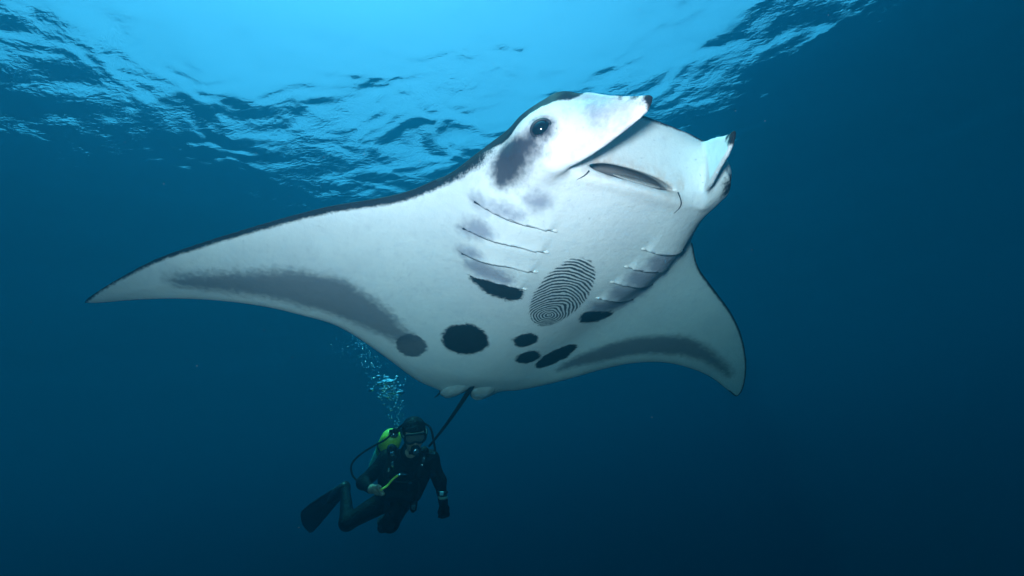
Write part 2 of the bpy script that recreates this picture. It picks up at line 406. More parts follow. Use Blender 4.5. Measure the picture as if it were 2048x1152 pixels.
def manta_material():
    w = NT('manta_skin')
    co = w.n('ShaderNodeTexCoord').outputs['Object']
    n1 = w.math('SUBTRACT', w.noise(co, 42.0, 3.0, 0.6), 0.5)
    n2 = w.math('SUBTRACT', w.noise(co, 85.0, 2.0, 0.6), 0.5)
    n3 = w.math('SUBTRACT', w.noise(co, 11.0, 4.0, 0.6), 0.5)
    nf = w.noise(co, 3.2, 5.0, 0.6)
    def A(nm): return w.attr(nm).outputs['Fac']
    col = w.mix(w.smooth(nf, 0.35, 0.7), (0.83, 0.83, 0.83), (0.74, 0.75, 0.77))
    col = w.mix(w.smooth(w.noise(co, 23.0, 5.0, 0.7), 0.50, 0.72, 0.0, 0.34), col, (0.54, 0.55, 0.61))
    col = w.mix(w.math('MULTIPLY', A('blush'), w.smooth(w.noise(co, 30.0, 4.0, 0.6), 0.25, 0.7)), col, (0.62, 0.47, 0.40))
    # faint streaks, scuffs and flecks
    st1 = w.noise(w.mapping(co, (14.0, 2.0, 8.0), (0, 0, R_(14))), 6.0, 5.0, 0.7, 0.6)
    col = w.mix(w.smooth(st1, 0.54, 0.74, 0.0, 0.34), col, (0.50, 0.52, 0.58))
    st2 = w.noise(w.mapping(co, (3.0, 22.0, 8.0), (0, 0, R_(-32))), 5.0, 3.0, 0.6, 0.3)
    col = w.mix(w.smooth(st2, 0.66, 0.72, 0.0, 0.40), col, (0.90, 0.90, 0.88))
    col = w.mix(w.smooth(w.noise(co, 62.0, 2.0, 0.5), 0.69, 0.76, 0.0, 0.45), col, (0.28, 0.28, 0.31))
    # broad grey bands of the wings, frayed along the flow
    g = w.math('ADD', A('band'), w.math('ADD', w.math('MULTIPLY', n1, 0.075), w.math('MULTIPLY', n3, 0.05)))
    col = w.mix(w.math('MULTIPLY', w.smooth(g, -0.045, 0.045), 0.88), col, (0.15, 0.158, 0.19))
    g = w.math('ADD', A('gill'), w.math('ADD', w.math('MULTIPLY', n1, 0.05), w.math('MULTIPLY', n3, 0.07)))
    col = w.mix(w.math('MULTIPLY', w.smooth(g, -0.045, 0.03), 0.80), col, (0.22, 0.225, 0.31))
    g = w.math('ADD', A('soft'), w.math('MULTIPLY', n1, 0.05))
    col = w.mix(w.math('MULTIPLY', w.smooth(g, -0.008, 0.012), 0.92), col, (0.075, 0.08, 0.10))
    g = w.math('ADD', A('cheek'), w.math('ADD', w.math('MULTIPLY', n1, 0.034), w.math('MULTIPLY', n2, 0.016)))
    col = w.mix(w.math('MULTIPLY', w.smooth(g, -0.028, 0.024), 0.96), col, (0.026, 0.026, 0.044))
    # finger-print like mark on the breast
    sx = w.n('ShaderNodeSeparateXYZ'); w.l(co, sx.inputs[0])
    x = w.math('ADD', sx.outputs[0], 0.020); y = w.math('ADD', sx.outputs[1], -0.157)
    x = w.math('ADD', x, w.math('MULTIPLY', y, -0.16))
    e = w.math('SQRT', w.math('ADD', w.math('POWER', w.math('ABSOLUTE', w.math('DIVIDE', x, 0.137)), 2.0), w.math('POWER', w.math('ABSOLUTE', w.math('DIVIDE', y, 0.285)), 2.0)))
    e = w.math('ADD', e, w.math('MULTIPLY', n1, 0.22))
    yc = w.math('ADD', y, 0.165)
    ycs = w.math('MULTIPLY', yc, w.smooth(yc, -0.05, 0.10, 1.0, 0.74))
    r = w.math('SQRT', w.math('ADD', w.math('MULTIPLY', x, x), w.math('MULTIPLY', ycs, ycs)))
    r = w.math('ADD', r, w.math('MULTIPLY', w.math('SUBTRACT', w.noise(co, 6.0, 2.0, 0.5), 0.5), 0.055))
    r = w.math('ADD', r, w.math('MULTIPLY', n1, 0.005))
    wav = w.math('SINE', w.math('MULTIPLY', r, 2 * math.pi / 0.0147))
    wav = w.math('ADD', wav, w.math('MULTIPLY', w.math('SUBTRACT', w.noise(co, 75.0, 2.0, 0.5), 0.5), 2.0))
    ridge = w.math('MULTIPLY', w.smooth(wav, -0.35, 0.20), w.smooth(e, 1.03, 0.93))
    col = w.mix(w.math('MULTIPLY', w.smooth(e, 1.05, 0.80), 0.35), col, (0.40, 0.43, 0.44))
    col = w.mix(w.math('MULTIPLY', ridge, 0.97), col, (0.020, 0.024, 0.030))
    # black spots, black back and margins with a frayed edge
    nl = w.math('SUBTRACT', w.noise(co, 17.0, 2.0, 0.5), 0.5)
    b = w.math('ADD', A('black'), w.math('ADD', w.math('MULTIPLY', nl, 0.030), w.math('ADD', w.math('MULTIPLY', n1, 0.030), w.math('MULTIPLY', n2, 0.026))))
    bm = w.smooth(b, -0.013, 0.010)
    n4 = w.math('SUBTRACT', w.noise(co, 130.0, 2.0, 0.6), 0.5)
    mg = w.math('ADD', A('margin'), w.math('ADD', w.math('MULTIPLY', n1, 0.012), w.math('MULTIPLY', n4, 0.012)))
    bm = w.math('MAXIMUM', bm, w.smooth(mg, -0.008, 0.005))
    col = w.mix(w.math('MULTIPLY', bm, 0.98), col, w.mix(w.noise(co, 14.0, 4.0, 0.6), (0.003, 0.0035, 0.005), (0.009, 0.010, 0.014)))
    col = w.mix(A('inside'), col, (0.20, 0.165, 0.165))
    hgt = w.math('ADD', w.math('MULTIPLY', w.noise(co, 260.0, 3.0, 0.6), 0.5), w.math('MULTIPLY', w.noise(co, 34.0, 4.0, 0.6), 1.3))
    nrm = w.bump(hgt, 0.45, 0.005)
    w.bsdf(col, w.smooth(w.noise(co, 20.0, 4.0, 0.6), 0.3, 0.7, 0.45, 0.65), w.math('MULTIPLY', w.math('SUBTRACT', 1.0, w.math('MULTIPLY', bm, 0.96)), 0.30), nrm)
    return w.m
def simple_mat(name, color, rough=0.5, spec=0.5, var=0.25, scale=30.0, **kw):
    w = NT(name)
    co = w.n('ShaderNodeTexCoord').outputs['Object']
    f = w.noise(co, scale, 4.0, 0.6)
    c = w.mix(w.smooth(f, 0.3, 0.7), tuple(v * (1 - var) for v in color), tuple(min(1, v * (1 + var)) for v in color))
    w.bsdf(c, rough, spec, w.bump(f, 0.15, 0.003), **kw)
    return w.m
def add_attr(me, name, a):
    at = me.attributes.new(name, 'FLOAT', 'POINT'); at.data.foreach_set('value', np.asarray(a, np.float32))
def frame_of(d):
    d = d / np.linalg.norm(d)
    a = np.cross(d, (0, 0, 1.0)); 
    if np.linalg.norm(a) < 1e-3: a = np.cross(d, (1.0, 0, 0))
    a /= np.linalg.norm(a); return a, np.cross(d, a)
def tube(name, P, r, mat, parent=None, n=10):
    P = np.asarray(P, float); r = np.broadcast_to(np.asarray(r, float), (len(P),))
    T = np.gradient(P, axis=0); V = []; a0 = None
    for p, t, rr in zip(P, T, r):
        t = t / (np.linalg.norm(t) + 1e-12)
        if a0 is None: a0 = frame_of(t)[0]
        a0 = a0 - t * np.dot(a0, t); a0 /= np.linalg.norm(a0); b0 = np.cross(t, a0)
        for k in range(n):
            th = 2 * math.pi * k / n
            V.append(p + rr * (math.cos(th) * a0 + math.sin(th) * b0))
    F = [(i * n + k, i * n + (k + 1) % n, (i + 1) * n + (k + 1) % n, (i + 1) * n + k) for i in range(len(P) - 1) for k in range(n)]
    F += [tuple(range(n))[::-1], tuple((len(P) - 1) * n + k for k in range(n))]
    return mesh_obj(name, V, F, mat, parent)
def ellipsoid(name, c, r, mat, parent=None, rot=None, nu=20, nv=12):
    V = [(0, 0, 1)]
    for j in range(1, nv):
        for i in range(nu):
            th, ph = math.pi * j / nv, 2 * math.pi * i / nu
            V.append((math.sin(th) * math.cos(ph), math.sin(th) * math.sin(ph), math.cos(th)))
    V.append((0, 0, -1))
    F = [(0, 1 + i, 1 + (i + 1) % nu) for i in range(nu)]
    F += [(1 + j * nu + i, 1 + (j + 1) * nu + i, 1 + (j + 1) * nu + (i + 1) % nu, 1 + j * nu + (i + 1) % nu) for j in range(nv - 2) for i in range(nu)]
    e = len(V) - 1
    F += [(e, 1 + (nv - 2) * nu + (i + 1) % nu, 1 + (nv - 2) * nu + i) for i in range(nu)]
    V = np.array(V) * np.array(r)
    if rot is not None: V = V @ np.array(rot.to_3x3()).T
    return mesh_obj(name, V + np.array(c), F, mat, parent)

def build_manta():
    MR = Matrix(((-0.911192291628079, 0.3830730704749955, -0.1516035301444236), (-0.13686520464067697, -0.6285549256577325, -0.765628252605801), (-0.3885827111877954, -0.6768853138504379, 0.6251637773088821)))
    M4 = MR.to_4x4(); M4.translation = Vector((0.11646908877792403, -0.024415138877781257, 2.3329493777083656))
    root = bpy.data.objects.new('manta_ray', None)
    link(root); root.matrix_world = CAM @ Matrix.Diagonal((1, -1, -1, 1)) @ M4
    tag(root, 'huge manta ray with white spotted belly and open mouth gliding above the diver', 'manta ray')
    h = 0.0065
    x, y, z, f, d, zb, zt = m_volume(h)
    V, Fc = surface_nets(x, y, z, f, h)
    vx, vy, vz = V[:, 0].copy(), V[:, 1].copy(), V[:, 2].copy()
    vd = bilerp(x, y, d, vx, vy)
    belly = vz < 0.0
    # gill flaps: the headward side of each slit stands proud of the next
    for S in SLITS:
        S = np.array(sorted(S, key=lambda p: abs(p[0]))); sg = np.sign(S[0, 0])
        ax = vx * sg
        ys = np.interp(ax, np.abs(S[:, 0]), S[:, 1])
        fade = sstep(abs(S[0, 0]) - .01, abs(S[0, 0]) + .03, ax) * sstep(abs(S[-1, 0]) + .03, abs(S[-1, 0]) - .03, ax) * belly
        s = vy - ys
        V[:, 2] -= fade * np.where(s > 0, 0.0135 * np.exp(-s / .040), -0.006 * np.exp(s / .016))
    # pigment fields, far-side gill greys partly painted shade (metres inside each mark)
    near = np.where(belly, 0, -9)
    black = np.full(len(V), -9.0)
    for P in SPOTS: black = np.maximum(black, poly_sdf(vx, vy, catmull(P, 3)) + near)
    le_a = catmull(WING_A, 6, False); le_b = catmull(WING_B[:16], 6, False)
    def dist_line(P):
        o = np.full(len(V), 9.0)
        for a, b in zip(P[:-1], P[1:]):
            e = b - a; t = np.clip(((vx - a[0]) * e[0] + (vy - a[1]) * e[1]) / (e @ e), 0, 1)
            o = np.minimum(o, np.hypot(vx - a[0] - t * e[0], vy - a[1] - t * e[1]))
        return o
    wa = np.interp(vx, [.35, .5, .8, 1.5, 1.9, 2], [.0, .007, .017, .014, .009, .012])
    wb = np.interp(-vx, [.35, .55, .8, 1.5, 1.9, 2], [.0, .008, .010, .014, .014, .018])
    hd = sstep(.62, .82, vy)
    margin = np.full(len(V), -9.0)
    margin = np.maximum(margin, np.where(vx > 0, wa - dist_line(le_a), wb - dist_line(le_b)) - .06 * hd)
    margin = np.maximum(margin, 0.004 - np.maximum(vd, 0) - 0.02 * hd)
    top_z = 0.002 - 0.046 * sstep(.62, .80, vy) * sstep(.16, .26, np.where(vx > 0, vx, -vx - .12)) + 0.012 * sstep(.9, .96, vy) * sstep(.30, .2, np.abs(vx))
    margin = np.maximum(margin, np.clip((vz - top_z) * 1.0, -9, .05))
    for c, r in (((.186, 1.122, -.252), .030), ((-.199, 1.098, -.222), .032), ((.208, 1.095, -.215), .016), ((.228, 1.068, -.18), .008), ((-.218, 1.075, -.185), .014)):
        black = np.maximum(black, r - np.sqrt((vx - c[0]) ** 2 + (vy - c[1]) ** 2 + (vz - c[2]) ** 2))
    # dark ring round each eye and the patch behind the far eye
    for c in ((.412, .868, -.130), (-.412, .868, -.118)):
        black = np.maximum(black, (.022 if c[0] > 0 else .05) - np.sqrt((vx - c[0]) ** 2 + (vy - c[1]) ** 2 + (vz - c[2]) ** 2))
    band = np.full(len(V), -9.0)
    for P in BANDS: band = np.maximum(band, poly_sdf(vx, vy, catmull(P, 3)) + near)
    gill = np.full(len(V), -9.0)
    for P in GILL_GREY: gill = np.maximum(gill, poly_sdf(vx, vy, catmull(P, 3)) + near)
    gill = np.maximum(gill, np.where((vx > .15) & (vx < .36), np.minimum(vy - .965, .022 + (vz + .17) * .35) - .012, -9))
    soft = poly_sdf(vx, vy, catmull(SPOT_SOFT, 3)) + near
    cheek = poly_sdf(vy, vz, catmull(CHEEK, 3)) + np.where(vx > .36, 0, -9)
    cheek = np.maximum(cheek, .034 - np.sqrt((vx - .425) ** 2 + (vy - .838) ** 2 + (vz + .140) ** 2))
    cheek = np.maximum(cheek, .044 - np.sqrt((vx - .408) ** 2 + ((vy - .872) * 1.0) ** 2 + (vz + .137) ** 2))
    u = vx / 0.205
    my, mz = vy - (0.820 - 0.02 * u * u), vz - (-0.166 + 0.012 * u * u)
    ca, sa = math.cos(R_(58)), math.sin(R_(58))
    along, across = -my * ca + mz * sa, my * sa + mz * ca
    inside = sstep(.012 + .03 * sstep(-.005, .01, across), .035 + .035 * sstep(-.005, .01, across), along) * sstep(.040, .030, np.abs(across)) * (np.abs(u) < 1.02) * (along < .16)
    blush = np.exp(-(across / .055) ** 2 - (along / .06) ** 2) * (np.abs(u) < 1.15) * 1.0
    V[:, 2] += m_bend(V[:, 0], V[:, 1])
    body = mesh_obj('body', V, Fc, manta_material(), root)
    for nm, a in (('black', black), ('margin', margin), ('band', band), ('gill', gill), ('soft', soft), ('cheek', cheek), ('inside', inside), ('blush', blush)): add_attr(body.data, nm, a)
    # eyes with lids
    eye_m = simple_mat('manta_eye', (0.006, 0.006, 0.008), 0.08, 0.6, 0.3, 60)
    lid_m = simple_mat('manta_eyelid', (0.018, 0.018, 0.024), 0.45, 0.4, 0.3, 60)
    for c, nrm in (((.406, .868, -.126), (.60, .55, -.58)), ((-.425, .868, -.108), (-.70, .50, -.50))):
        q = Vector(nrm).normalized().to_track_quat('Z', 'Y').to_matrix()
        e = ellipsoid('eye', c, (.033, .027, .026), eye_m, root, q)
        nz = Vector(nrm).normalized()
        ring = [Vector(c) + nz * 0.010 + q @ Vector((.034 * math.cos(t), .028 * math.sin(t), 0)) for t in np.linspace(0, 2 * math.pi, 25)]
        tube('eyelid', [tuple(p) for p in ring], 0.0050, lid_m, root, 8)
    # gill slits, each with the pale knob at its inner end
    slit_m = simple_mat('gill_slit_dark', (0.022, 0.022, 0.030), 0.5, 0.3)
    knob_m = simple_mat('gill_knob_white', (0.70, 0.68, 0.66), 0.4, 0.4, 0.08, 90)
    for S in SLITS:
        C = catmull(S, 8, False) + (0, 0.002)
        zz = bilerp(x, y, zb, C[:, 0], C[:, 1]) + m_bend(C[:, 0], C[:, 1]) - 0.0020 - 0.0118 * np.sin(np.pi * np.clip(np.linspace(0, 1, len(C)), .12, .88)) ** .7
        t = np.linspace(0, 1, len(C))
        r = 0.0008 + 0.0034 * np.exp(-t / .10)
        o = tube('gill_slit', np.column_stack([C, zz]), r, slit_m, root, 8)
        p = C[-1]
        zk = bilerp(x, y, zb, p[:1], p[1:])[0] + m_bend(p[0], p[1]) - 0.002
        ellipsoid('gill_knob', (p[0] - 0.010 * np.sign(p[0]), p[1], zk), (.0130, .0070, .006), knob_m, o, None, 14, 8)
    # skin creases off the corners of the mouth: dark tubes stand for their shade
    for cr in ([(-.205, .812), (-.220, .792), (-.226, .768), (-.222, .742)], [(.203, .806), (.222, .792), (.240, .772)]):
        C = catmull(cr, 5, False)
        zz = bilerp(x, y, zb, C[:, 0], C[:, 1]) + m_bend(C[:, 0], C[:, 1]) - 0.001
        tube('mouth_crease', np.column_stack([C, zz]), np.linspace(.0032, .0006, len(C)), slit_m, root, 8)
    # gill arch plate inside the mouth
    pl = simple_mat('mouth_plate_grey', (0.42, 0.38, 0.37), 0.45, 0.4, 0.2, 50)
    ellipsoid('mouth_plate', (-.060, .776, -.118), (.115, .009, .038), pl, root, Matrix.Rotation(R_(22), 4, 'X'))
    # pelvic fins either side of the tail
    pm = simple_mat('pelvic_fin_skin', (0.66, 0.67, 0.68), 0.6, 0.2, 0.12, 10)
    for sx in (1, -1):
        V2, F2 = [], []
        nu, nv = 12, 9
        for i in range(nu):
            u = i / (nu - 1)
            wdt = 0.020 + 0.058 * math.sin(math.pi * min(1, .18 + .68 * u)) ** .9 if u < .999 else .022
            for j in range(nv):
                v = -1 + 2 * j / (nv - 1)
                px_ = sx * (.085 + .030 * u) + v * wdt
                py_ = -.93 - .30 * u + .035 * u * u * v * v
                pz_ = -.076 + .048 * u - .022 * (1 - v * v) * math.sin(math.pi * u) + .002 * math.sin(9 * v + 3 * u)
                V2.append((px_, py_, pz_))
        top = len(V2)
        V2 += [(a, b, c + .010) for a, b, c in V2]
        for i in range(nu - 1):
            for j in range(nv - 1):
                a = i * nv + j
                F2 += [(a, a + nv, a + nv + 1, a + 1), (top + a, top + a + 1, top + a + nv + 1, top + a + nv)]
        edge = [i * nv for i in range(nu)] + [(nu - 1) * nv + j for j in range(1, nv)] + [i * nv + nv - 1 for i in range(nu - 2, -1, -1)] + [j for j in range(nv - 2, 0, -1)]
        F2 += [(edge[k], edge[(k + 1) % len(edge)] , top + edge[(k + 1) % len(edge)], top + edge[k])[::-1] for k in range(len(edge))]
        mesh_obj('pelvic_fin', V2, F2, pm, root)
    # whip tail
    tm = simple_mat('tail_skin', (0.014, 0.015, 0.018), 0.25, 0.5, 0.5, 25)
    s = np.linspace(0, 1, 30)
    T = np.column_stack([.012 + 0.02 * s ** 2, -.90 - 1.08 * s, -.062 - .012 * np.sin(s * 3)])
    tube('tail', T, 0.0085 * (1 - s) + 0.0085, tm, root, 12)
    sp = np.array([(.165, -1.13, .012), (.160, -1.18, -.004), (.172, -1.225, -.012), (.187, -1.255, -.016)])
    tube('pelvic_spine', catmull(sp, 4, False), np.linspace(.012, .002, 13), tm, root, 8)
    # small dorsal fin at the root of the tail
    dv = [(.008, -.86, .03), (.010, -.96, .03), (.004, -1.04, .07), (0, -1.02, .12), (.006, -.95, .10),
          (-.008, -.86, .03), (-.010, -.96, .03), (-.004, -1.04, .07), (0, -1.025, .118), (-.006, -.95, .10)]
    df = [(0, 1, 2, 4), (2, 3, 4), (5, 9, 7, 6), (7, 9, 8), (0, 5, 6, 1), (1, 6, 7, 2), (2, 7, 8, 3), (3, 8, 9, 4), (4, 9, 5, 0)]
    mesh_obj('dorsal_fin', dv, df, tm, root)
    return root
build_manta()

# the photographer's flash, held up to the left of the camera: its light and hard lobe shadow show on the belly
st = bpy.data.lights.new('camera_strobe', 'SPOT')
st.energy = 150.0; st.spot_size = R_(126); st.spot_blend = 1.0; st.shadow_soft_size = 0.09; st.color = (1.0, 0.535, 0.58)
so = bpy.data.objects.new('camera_strobe', st)
link(so)
so.matrix_world = CAM @ Matrix.Translation((-0.14, 0.16, 0.03)) @ Matrix.Rotation(R_(-3), 4, 'Y') @ Matrix.Rotation(R_(11), 4, 'X')
# ------------------------------------------------------------------ the diver (own axes in metres: a right, b up, c towards the camera)
def cap_field(shape, grid, caps, k):
    """smooth union of tapered capsules, each evaluated only near itself"""
    ax, bx, cx = grid
    f = np.full(shape, 0.5, np.float32)
    for p, q, r1, r2 in caps:
        p, q = np.array(p, float), np.array(q, float)
        m = max(r1, r2) + 0.09
        lo, hi = np.minimum(p, q) - m, np.maximum(p, q) + m
        sl = tuple(slice(*np.searchsorted(g, [lo[i], hi[i]])) for i, g in enumerate(grid))
        A, B, C = np.meshgrid(ax[sl[0]], bx[sl[1]], cx[sl[2]], indexing='ij')
        e = q - p; L = max(e @ e, 1e-9)
        t = np.clip(((A - p[0]) * e[0] + (B - p[1]) * e[1] + (C - p[2]) * e[2]) / L, 0, 1)
        dd = np.sqrt((A - p[0] - t * e[0]) ** 2 + (B - p[1] - t * e[1]) ** 2 + (C - p[2] - t * e[2]) ** 2) - (r1 + (r2 - r1) * t)
        f[sl] = smin(f[sl], dd.astype(np.float32), min(k, 0.9 * min(r1, r2)))
    return f
def sdf_mesh(caps, k, h):
    P = np.array([c[0] for c in caps] + [c[1] for c in caps]); m = max(max(c[2], c[3]) for c in caps) + 0.05
    lo, hi = P.min(0) - m, P.max(0) + m
    grid = [np.arange(lo[i], hi[i], h, dtype=np.float32) for i in range(3)]
    f = cap_field(tuple(len(g) for g in grid), grid, caps, k)
    return surface_nets(*grid, f, h)
def box_mesh(name, c, s, rot, mat, parent, bevel=0.25):
    """bevelled block"""
    bm = bmesh.new(); bmesh.ops.create_cube(bm, size=1.0)
    for v in bm.verts: v.co = Vector((v.co.x * s[0], v.co.y * s[1], v.co.z * s[2]))
    bmesh.ops.bevel(bm, geom=list(bm.edges), offset=min(s) * bevel, segments=2, profile=0.6, affect='EDGES')
    bm.transform(Matrix.Translation(c) @ rot.to_4x4())
    me = bpy.data.meshes.new(name); bm.to_mesh(me); bm.free()
    me.materials.append(mat)
    me.polygons.foreach_set('use_smooth', [True] * len(me.polygons))
    return link(bpy.data.objects.new(name, me), parent)
def lathe(name, prof, p0, p1, mat, parent, n=24):
    p0, p1 = np.array(p0, float), np.array(p1, float); d = p1 - p0; L = np.linalg.norm(d); d /= L
    a, b = frame_of(d); V = []
    for s, r in prof:
        for k in range(n):
            th = 2 * math.pi * k / n
            V.append(p0 + d * s * L + r * (math.cos(th) * a + math.sin(th) * b))
    m = len(prof)
    F = [(i * n + k, i * n + (k + 1) % n, (i + 1) * n + (k + 1) % n, (i + 1) * n + k) for i in range(m - 1) for k in range(n)]
    F += [tuple(range(n))[::-1], tuple((m - 1) * n + k for k in range(n))]
    return mesh_obj(name, V, F, mat, parent)
def build_diver():
    root = bpy.data.objects.new('person', None); link(root)
    D0 = 3.8
    root.matrix_world = CAM @ Matrix.Translation(((810.0 - 1024) / F_PX * D0, -(954.44 - 576) / F_PX * D0, -D0))
    tag(root, 'scuba diver in black wetsuit and hood with yellow green tank below the manta', 'person')
    head, neck = (.092, .395, .085), (.045, .215, .03)
    shR, shL = (-.151, .140, -.03), (.204, .142, -.01)
    hip = (-.145, -.285, -.24)
    elR, wrR = (-.330, -.020, .06), (-.215, .008, .235)
    elL, wrL = (.300, -.010, .05), (.340, -.128, .140)
    hpR, knR, anR = (-.215, -.300, -.24), (-.520, -.430, -.10), (-.660, -.290, -.43)
    hpL, knL, anL = (-.105, -.330, -.24), (-.105, -.355, .06), (-.240, -.505, -.22)
    fd = np.array((.33, -.16, .93)); fd /= np.linalg.norm(fd)          # where the face looks
    hx_ = np.cross((0, 1, 0), fd); hx_ /= np.linalg.norm(hx_); hy_ = np.cross(fd, hx_)
    H = np.array(head)
    def hp(a, b, c): return tuple(H + a * hx_ + b * hy_ + c * fd)
    caps = [
        # head: skull, brow, cheeks, jaw, nose
        (hp(0, .035, -.015), hp(0, .02, .01), .098, .092), (hp(0, -.02, .03), hp(0, -.085, .052), .076, .052), (hp(0, .0, .09), hp(0, -.035, .108), .013, .016),
        (hp(-.035, -.03, .06), hp(.035, -.03, .06), .030, .030), (hp(0, -.088, .07), hp(0, -.10, .066), .026, .024),
        (hp(0, -.05, -.01), neck, .062, .066),
        # trunk
        (neck, (.02, .10, -.04), .075, .115), (shR, shL, .082, .082), ((-.06, .07, -.04), (-.10, -.13, -.14), .125, .118), ((.10, .07, -.03), (-.0, -.14, -.13), .125, .115),
        ((-.05, -.12, -.14), hip, .125, .118), ((-.20, -.28, -.24), (-.10, -.31, -.24), .105, .10),
        # arms
        (shR, elR, .070, .052), (elR, wrR, .052, .034), (shL, elL, .070, .052), (elL, wrL, .050, .034),
        # legs
        (hpR, knR, .098, .064), (knR, anR, .066, .040), (hpL, knL, .098, .068), (knL, anL, .066, .042),
        # feet inside the fins
        (anR, (-.745, -.335, -.47), .042, .036), (anL, (-.262, -.575, -.30), .042, .036)]
    # right hand closed on the yellow hose, left hand hanging loose; palm, four fingers, thumb
    W = np.array(wrR); pR = W + (.052, .006, .030)
    caps.append((tuple(W), tuple(pR), .030, .027)); caps.append((tuple(pR + (-.012, .016, 0)), tuple(pR + (.010, -.022, .004)), .024, .022))
    for i, L in enumerate((.030, .034, .032, .025)):
        o = pR + np.array((.020 + .010 * i - .018, .026 - .0185 * i, .012))
        k1 = o + (.022, .002, .018); k2 = k1 + (.010, -.004, -.020); k3 = k2 + (-.020, -.002, -.012)
        caps += [(tuple(o), tuple(k1), .0105, .0098), (tuple(k1), tuple(k2), .0098, .0092), (tuple(k2), tuple(k3), .0092, .0082)]
    t0 = pR + (-.004, .030, .006); t1 = t0 + (.028, .010, .018); t2 = t1 + (.020, -.008, .004)
    caps += [(tuple(t0), tuple(t1), .0125, .0105), (tuple(t1), tuple(t2), .0105, .009)]
    W = np.array(wrL); pL = W + (.014, -.062, .022)
    caps.append((tuple(W), tuple(pL), .032, .030)); caps.append((tuple(pL + (-.020, .01, .004)), tuple(pL + (.022, .006, -.004)), .021, .020))
    for i, L in enumerate((.040, .046, .042, .034)):
        o = pL + np.array((-.028 + .019 * i, -.012, .006))
        k1 = o + (-.002 + .003 * i, -L * .62, .010); k2 = k1 + (-.006, -L * .45, -.010); k3 = k2 + (-.010, -L * .28, -.016)
        caps += [(tuple(o), tuple(k1), .0120, .0110), (tuple(k1), tuple(k2), .0110, .0102), (tuple(k2), tuple(k3), .0102, .009)]
    t0 = pL + (-.024, .022, .010); t1 = t0 + (-.014, -.028, .016); t2 = t1 + (.002, -.024, .004)
    caps += [(tuple(t0), tuple(t1), .014, .012), (tuple(t1), tuple(t2), .012, .010)]
    V, Fc = sdf_mesh(caps, 0.035, 0.0055)
    # skin shows on the face below the hood, the throat and the right hand
    q = V - H; fa, fb, fc = q @ hx_, q @ hy_, q @ fd
    face = np.minimum(fc - .028 - .0 * fb, np.minimum(.050 - fb, np.minimum(fb + .135, .072 - np.abs(fa))))
    hand = .088 - np.linalg.norm(V - (np.array(wrR) + (.075, .006, .045)), axis=1)
    thr = np.minimum(V[:, 2] - .075, .050 - np.linalg.norm(V - np.array((.070, .245, .085)), axis=1))
    w = NT('diver_skin_and_suit')
    co = w.n('ShaderNodeTexCoord').outputs['Object']
    nn = w.noise(co, 40, 4, .6)
    suit = w.mix(w.smooth(nn, .3, .7), (0.0015, 0.0015, 0.002), (0.004, 0.004, 0.006))
    skin = w.mix(w.smooth(w.noise(co, 70, 4, .6), .3, .7), (0.36, 0.24, 0.17), (0.46, 0.31, 0.23))
    m = w.smooth(w.attr('skin').outputs['Fac'], -.002, .002)
    w.bsdf(w.mix(m, suit, skin), 0.5, 0.06, w.bump(w.noise(w.mapping(co, (1.0, 1.6, 1.0)), 22, 5, .6, 1.2), 0.9, 0.016))
    body = mesh_obj('body', V, Fc, w.m, root)
    add_attr(body.data, 'skin', np.maximum(np.maximum(face, hand), thr))
    black = simple_mat('rubber_black', (0.005, 0.005, 0.006), 0.5, 0.2, 0.4, 40)
    nylon = simple_mat('vest_nylon', (0.005, 0.0055, 0.007), 0.7, 0.15, 0.4, 90)
    metal = simple_mat('buckle_steel', (0.62, 0.64, 0.66), 0.22, 0.6, 0.1, 60, Metallic=0.9)
    lime = simple_mat('tank_lime', (0.62, 0.74, 0.06), 0.35, 0.5, 0.15, 14)
    teal = simple_mat('tank_lower_teal', (0.10, 0.42, 0.33), 0.4, 0.5, 0.15, 14)
    yel = simple_mat('hose_yellow', (0.75, 0.72, 0.05), 0.45, 0.4, 0.1, 30)
    # buoyancy vest: jacket round the chest with shoulder straps
    vest = [((-.155, .06, -.02), (-.175, -.16, -.10), .085, .075), ((.155, .06, .0), (.055, -.17, -.07), .080, .072), ((-.10, .0, -.14), (.06, .0, -.14), .11, .11),
            ((-.165, -.13, -.05), (.05, -.16, -.04), .062, .062), ((-.115, .235, -.01), (-.120, .06, .075), .034, .040), ((.165, .225, .02), (.125, .06, .080), .034, .040),
            ((-.115, .235, -.01), (-.10, .12, -.14), .034, .06), ((.165, .225, .02), (.10, .12, -.12), .034, .06)]
    Vv, Fv = sdf_mesh(vest, 0.03, 0.009)
    ve = mesh_obj('buoyancy_vest', Vv, Fv, nylon, root)
    I3 = Matrix.Identity(3)
    for c, s, rz in (((-.092, .214, .052), (.030, .034, .012), 12), ((-.075, .150, .112), (.020, .044, .012), 8), ((.172, .178, .085), (.022, .040, .012), -8), ((.160, .140, .100), (.020, .018, .012), -8), ((.062, -.012, .078), (.030, .016, .012), 10), ((-.105, .105, .112), (.016, .030, .010), 0)):
        box_mesh('buckle', c, s, Matrix.Rotation(R_(rz), 3, 'Z'), metal, ve)
    tube('chest_strap', catmull([(-.12, .03, .105), (-.04, .012, .118), (.05, .010, .112), (.12, .03, .105)], 5, False), .009, black, ve, 8)
    # tank with a dome top, valve and boot
    tT, tB = np.array((-.135, .318, -.155)), np.array((-.375, -.135, -.475))
    prof = [(0.0, .018), (0.01, .040), (.03, .062), (.07, .080), (.12, .089), (.20, .092), (.46, .092)]
    tank = lathe('tank', prof, tT, tB, lime, root, 28)
    lathe('tank_lower', [(.46, .0915), (.47, .0925), (.90, .0925), (.93, .085)], tT, tB, teal, tank, 28)
    lathe('tank_band', [(.30, .092), (.302, .096), (.345, .096), (.347, .092)], tT, tB, black, tank, 28)
    lathe('tank_collar', [(-.045, .012), (-.043, .026), (-.012, .032), (.012, .046)], tT, tB, metal, tank, 20)
